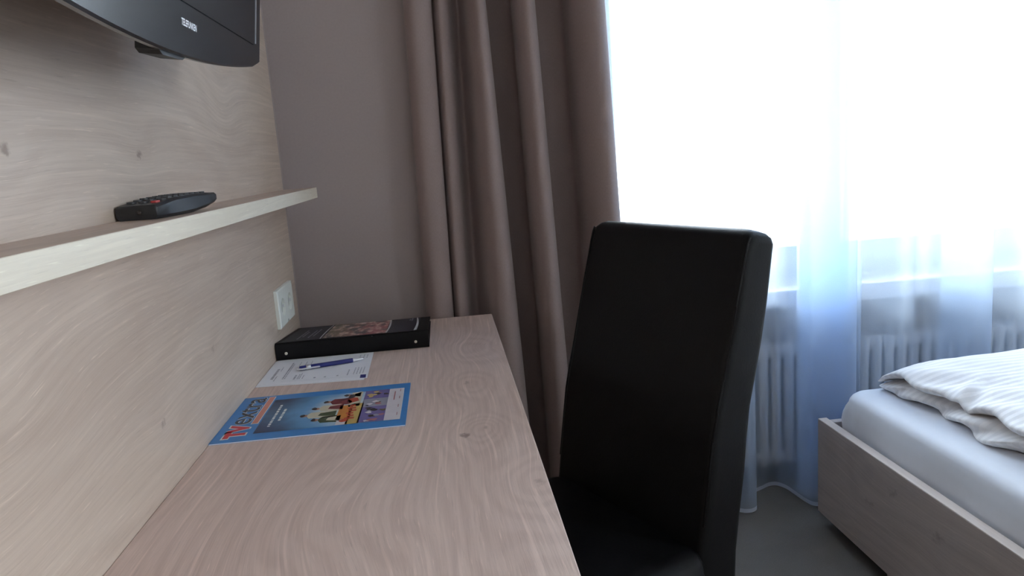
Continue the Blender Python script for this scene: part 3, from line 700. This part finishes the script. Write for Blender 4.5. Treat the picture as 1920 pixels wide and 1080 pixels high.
for wd in (.006, WD - .006):                                                 # stitched corner seams of the cover
    bm = bmesh.new()
    pr = [(z, a + .0035) for z, a, b in prof if z > .47] + [(.980, -.0315), (.990, -.026)]
    for (z0, s0), (z1, s1) in zip(pr, pr[1:]): tube(bm, cp(wd, s0, z0), cp(wd, s1, z1), .0022, seg=6)
    link('corner_seam', bm, M['leather'], ch, smooth=60)
bm = bmesh.new()
def ring_seat(z, ins):
    pts = []; r = .03
    a0, a1, b0, b1 = -.012 + ins, WD + .012 - ins, -.60 + ins, -.150
    for (cx, cy, st) in ((a1 - r, b1 - r, 0), (a0 + r, b1 - r, 90), (a0 + r, b0 + r, 180), (a1 - r, b0 + r, 270)):
        for k in range(5):
            a = math.radians(st + 90 * k / 4); pts.append(cp(cx + r * math.cos(a), cy + r * math.sin(a), z))
    return pts
loft(bm, [ring_seat(z, i) for z, i in ((.352, .006), (.358, 0), (.44, 0), (.462, .004), (.474, .014), (.479, .03))])
link('seat', bm, M['leather'], ch, smooth=50)
for (wd, s) in ((.025, -.57), (WD - .025, -.57), (.025, -.125), (WD - .025, -.125)):
    bm = bmesh.new(); k = .06 if s > -.3 else 0
    loft(bm, [[cp(wd + dx * .021, s + dy * .021, .352) for dx, dy in ((-1, -1), (1, -1), (1, 1), (-1, 1))], [cp(wd + dx * .016, s + k + dy * .016, 0.0) for dx, dy in ((-1, -1), (1, -1), (1, 1), (-1, 1))]])
    link('leg', bm, M['dark_wood'], ch)

# ------------------------------------------------------------------ bed
BX = 1.4153
be = thing('bed', 'pale oak bed frame standing by the sheer curtain', 'bed', (2.4, 1.05, 0))
fb_ = link('footboard', boxes(((BX, 0.20, .044), (BX + .026, 1.985, .3305)), bev=.001, seg=1), M['oak_bed'], be)
link('pale_edge', boxes(((BX, 0.20, .3305), (BX + .026, 1.985, .332)), bev=.0006, seg=1), M['oak_top_lit'], fb_)['label'] = 'oak top edge lightened to imitate skylight'  # added strip that carries the painted skylight along the top edge
link('side_rail', boxes(((BX + .026, 1.960, .06), (3.55, 1.984, .325)), bev=.0015, seg=1), M['oak_bed'], be)
link('side_rail', boxes(((BX + .026, 0.20, .06), (3.55, 0.224, .325)), bev=.0015, seg=1), M['oak_bed'], be)
link('headboard', boxes(((3.55, 0.20, .0), (3.60, 1.984, .95)), bev=.0015, seg=1), M['oak_bed'], be)
link('slatted_base', boxes(((BX + .026, .224, .16), (3.55, 1.960, .20))), M['oak_bed'], be)
for y0_, y1_ in ((1.50, 1.64), (.45, .59)): link('leg', boxes(((BX + .004, y0_, 0), (BX + .07, y1_, .044))), M['oak_bed'], be)
for y0_, y1_ in ((1.50, 1.64), (.45, .59)): link('leg', boxes(((3.30, y0_, 0), (3.37, y1_, .16))), M['oak_bed'], be)

bm = bmesh.new()
mx_0, mx_1, my_0, my_1, mz0, mz1 = BX + .037, 3.538, .236, 1.948, .205, .4285
def mat_corners(ins, r=.055):
    pts = []
    a0, a1, b0, b1 = mx_0 + ins, mx_1 - ins, my_0 + ins, my_1 - ins
    for (cx, cy, st) in ((a1 - r, b1 - r, 0), (a0 + r, b1 - r, 90), (a0 + r, b0 + r, 180), (a1 - r, b0 + r, 270)):
        for k in range(9):
            a = math.radians(st + 90 * k / 8); pts.append((Vector((cx + r * math.cos(a), cy + r * math.sin(a), 0)), Vector((math.cos(a), math.sin(a), 0))))
    return pts
base_c = mat_corners(0)
counts = [max(1, round((base_c[i][0] - base_c[(i + 1) % len(base_c)][0]).length / .025)) for i in range(len(base_c))]
rings = []
for z, ins in ((.205, .002), (.24, 0), (.27, 0), (.29, 0), (.31, 0), (.33, 0), (.35, .0005), (.37, .0015), (.385, .003), (.398, .006), (.410, .008), (.419, .013), (.4255, .021), (.4285, .031), (.430, .055), (.4308, .14)):
    cs = mat_corners(ins); ring = []
    for i in range(len(cs)):
        (p, n0), (q_, n1) = cs[i], cs[(i + 1) % len(cs)]
        for k in range(counts[i]):
            v = p.lerp(q_, k / counts[i]); n_ = n0.lerp(n1, k / counts[i])
            soft = max(0, 1 - abs(z - .335) / .085)
            wv = .003 * math.sin(v.y * 19 + 2) * soft - .0055 * math.exp(-((z - (.292 + .035 * math.sin(v.y * 2.3 + .4))) / .011) ** 2)
            dc = (v - Vector((mx_0, my_1, 0))).length                         # pleats of the sheet round the corner
            wv += .008 * math.sin((v.x - v.y) * 95 + z * 22) * math.exp(-(dc / .11) ** 2) * max(0, 1 - abs(z - .36) / .075)
            ring.append(v + n_ * wv + Vector((0, 0, z)))
    rings.append(ring)
loft(bm, rings)
tag(link('mattress', bm, M['sheet'], None, smooth=60), 'mattress in a white fitted sheet filling the oak bed frame', 'mattress')

# duvet folded on the mattress; its open folded edge faces the desk
def duvet():
    bm = bmesh.new()
    sec = [(3.30, .434), (2.4, .434), (1.80, .434), (1.62, .434), (1.575, .437), (1.560, .447), (1.560, .458), (1.572, .468), (1.592, .473), (1.612, .477), (1.606, .481), (1.585, .483),
           (1.566, .487), (1.556, .494), (1.556, .501), (1.566, .508), (1.600, .518), (1.66, .528), (1.75, .535), (1.85, .541), (1.98, .556), (2.15, .575), (2.40, .59), (2.8, .595), (3.15, .585), (3.30, .56)]
    sec = spline(sec, 4)
    ny = 90; y0_, y1_ = .32, 1.915
    rings = []
    for i in range(ny + 1):
        t = i / ny; y = y0_ + (y1_ - y0_) * t
        e = min(1.0, (1 - t) * ny * .019 / .16); e2 = min(1.0, t / .06)
        full = (math.sin(e * PI / 2) ** .6) * (math.sin(e2 * PI / 2) ** .6) if e > 0 and e2 > 0 else 0.0
        ring = []
        for (x, z) in sec:
            low = z < .4775 and x < 1.62
            up = z >= .479
            edge = max(0.0, 1 - max(0, x - 1.56) / .25)
            sx = 0.0; dz = 0.0
            if low: sx = .013 * math.sin(y * 19 + 1.0) + .011 * math.sin(y * 43 + z * 150); dz = .005 * math.sin(y * 33 + x * 60)
            if up:
                sx = edge * (.010 * math.sin(y * 13 + .4) + .005 * math.sin(y * 39))
                dz = edge * (.005 * math.sin(y * 17 + 2.0) + .004 * math.sin(y * 41 + x * 50)) + .006 * math.sin(x * 7 + y * 5) * (1 - edge)
            # diagonal tuck near the fold
            g = math.exp(-(((y - 1.60) - (x - 1.56) * .55) / .018) ** 2) * max(0, 1 - (x - 1.55) / .16) if up else 0
            dz += .012 * g
            g2 = math.exp(-(((y - 1.565) - (x - 1.56) * .55) / .016) ** 2) * max(0, 1 - (x - 1.55) / .13) if up else 0
            dz -= .011 * g2
            zz = .434 + (z + dz - .434) * (0.30 + 0.70 * full) if z + dz > .434 else .434
            if up: zz = max(zz, .4785 * full + .44 * (1 - full))
            ring.append((x + sx * full, y, zz))
        rings.append(ring)
    loft(bm, rings, closed=True)
    return bm
dv = tag(link('duvet', duvet(), M['duvet'], None, smooth=75), 'folded white satin-striped duvet lying on the fitted mattress', 'duvet')

for o in bpy.data.objects:
    if '_base' in o: del o['_base']
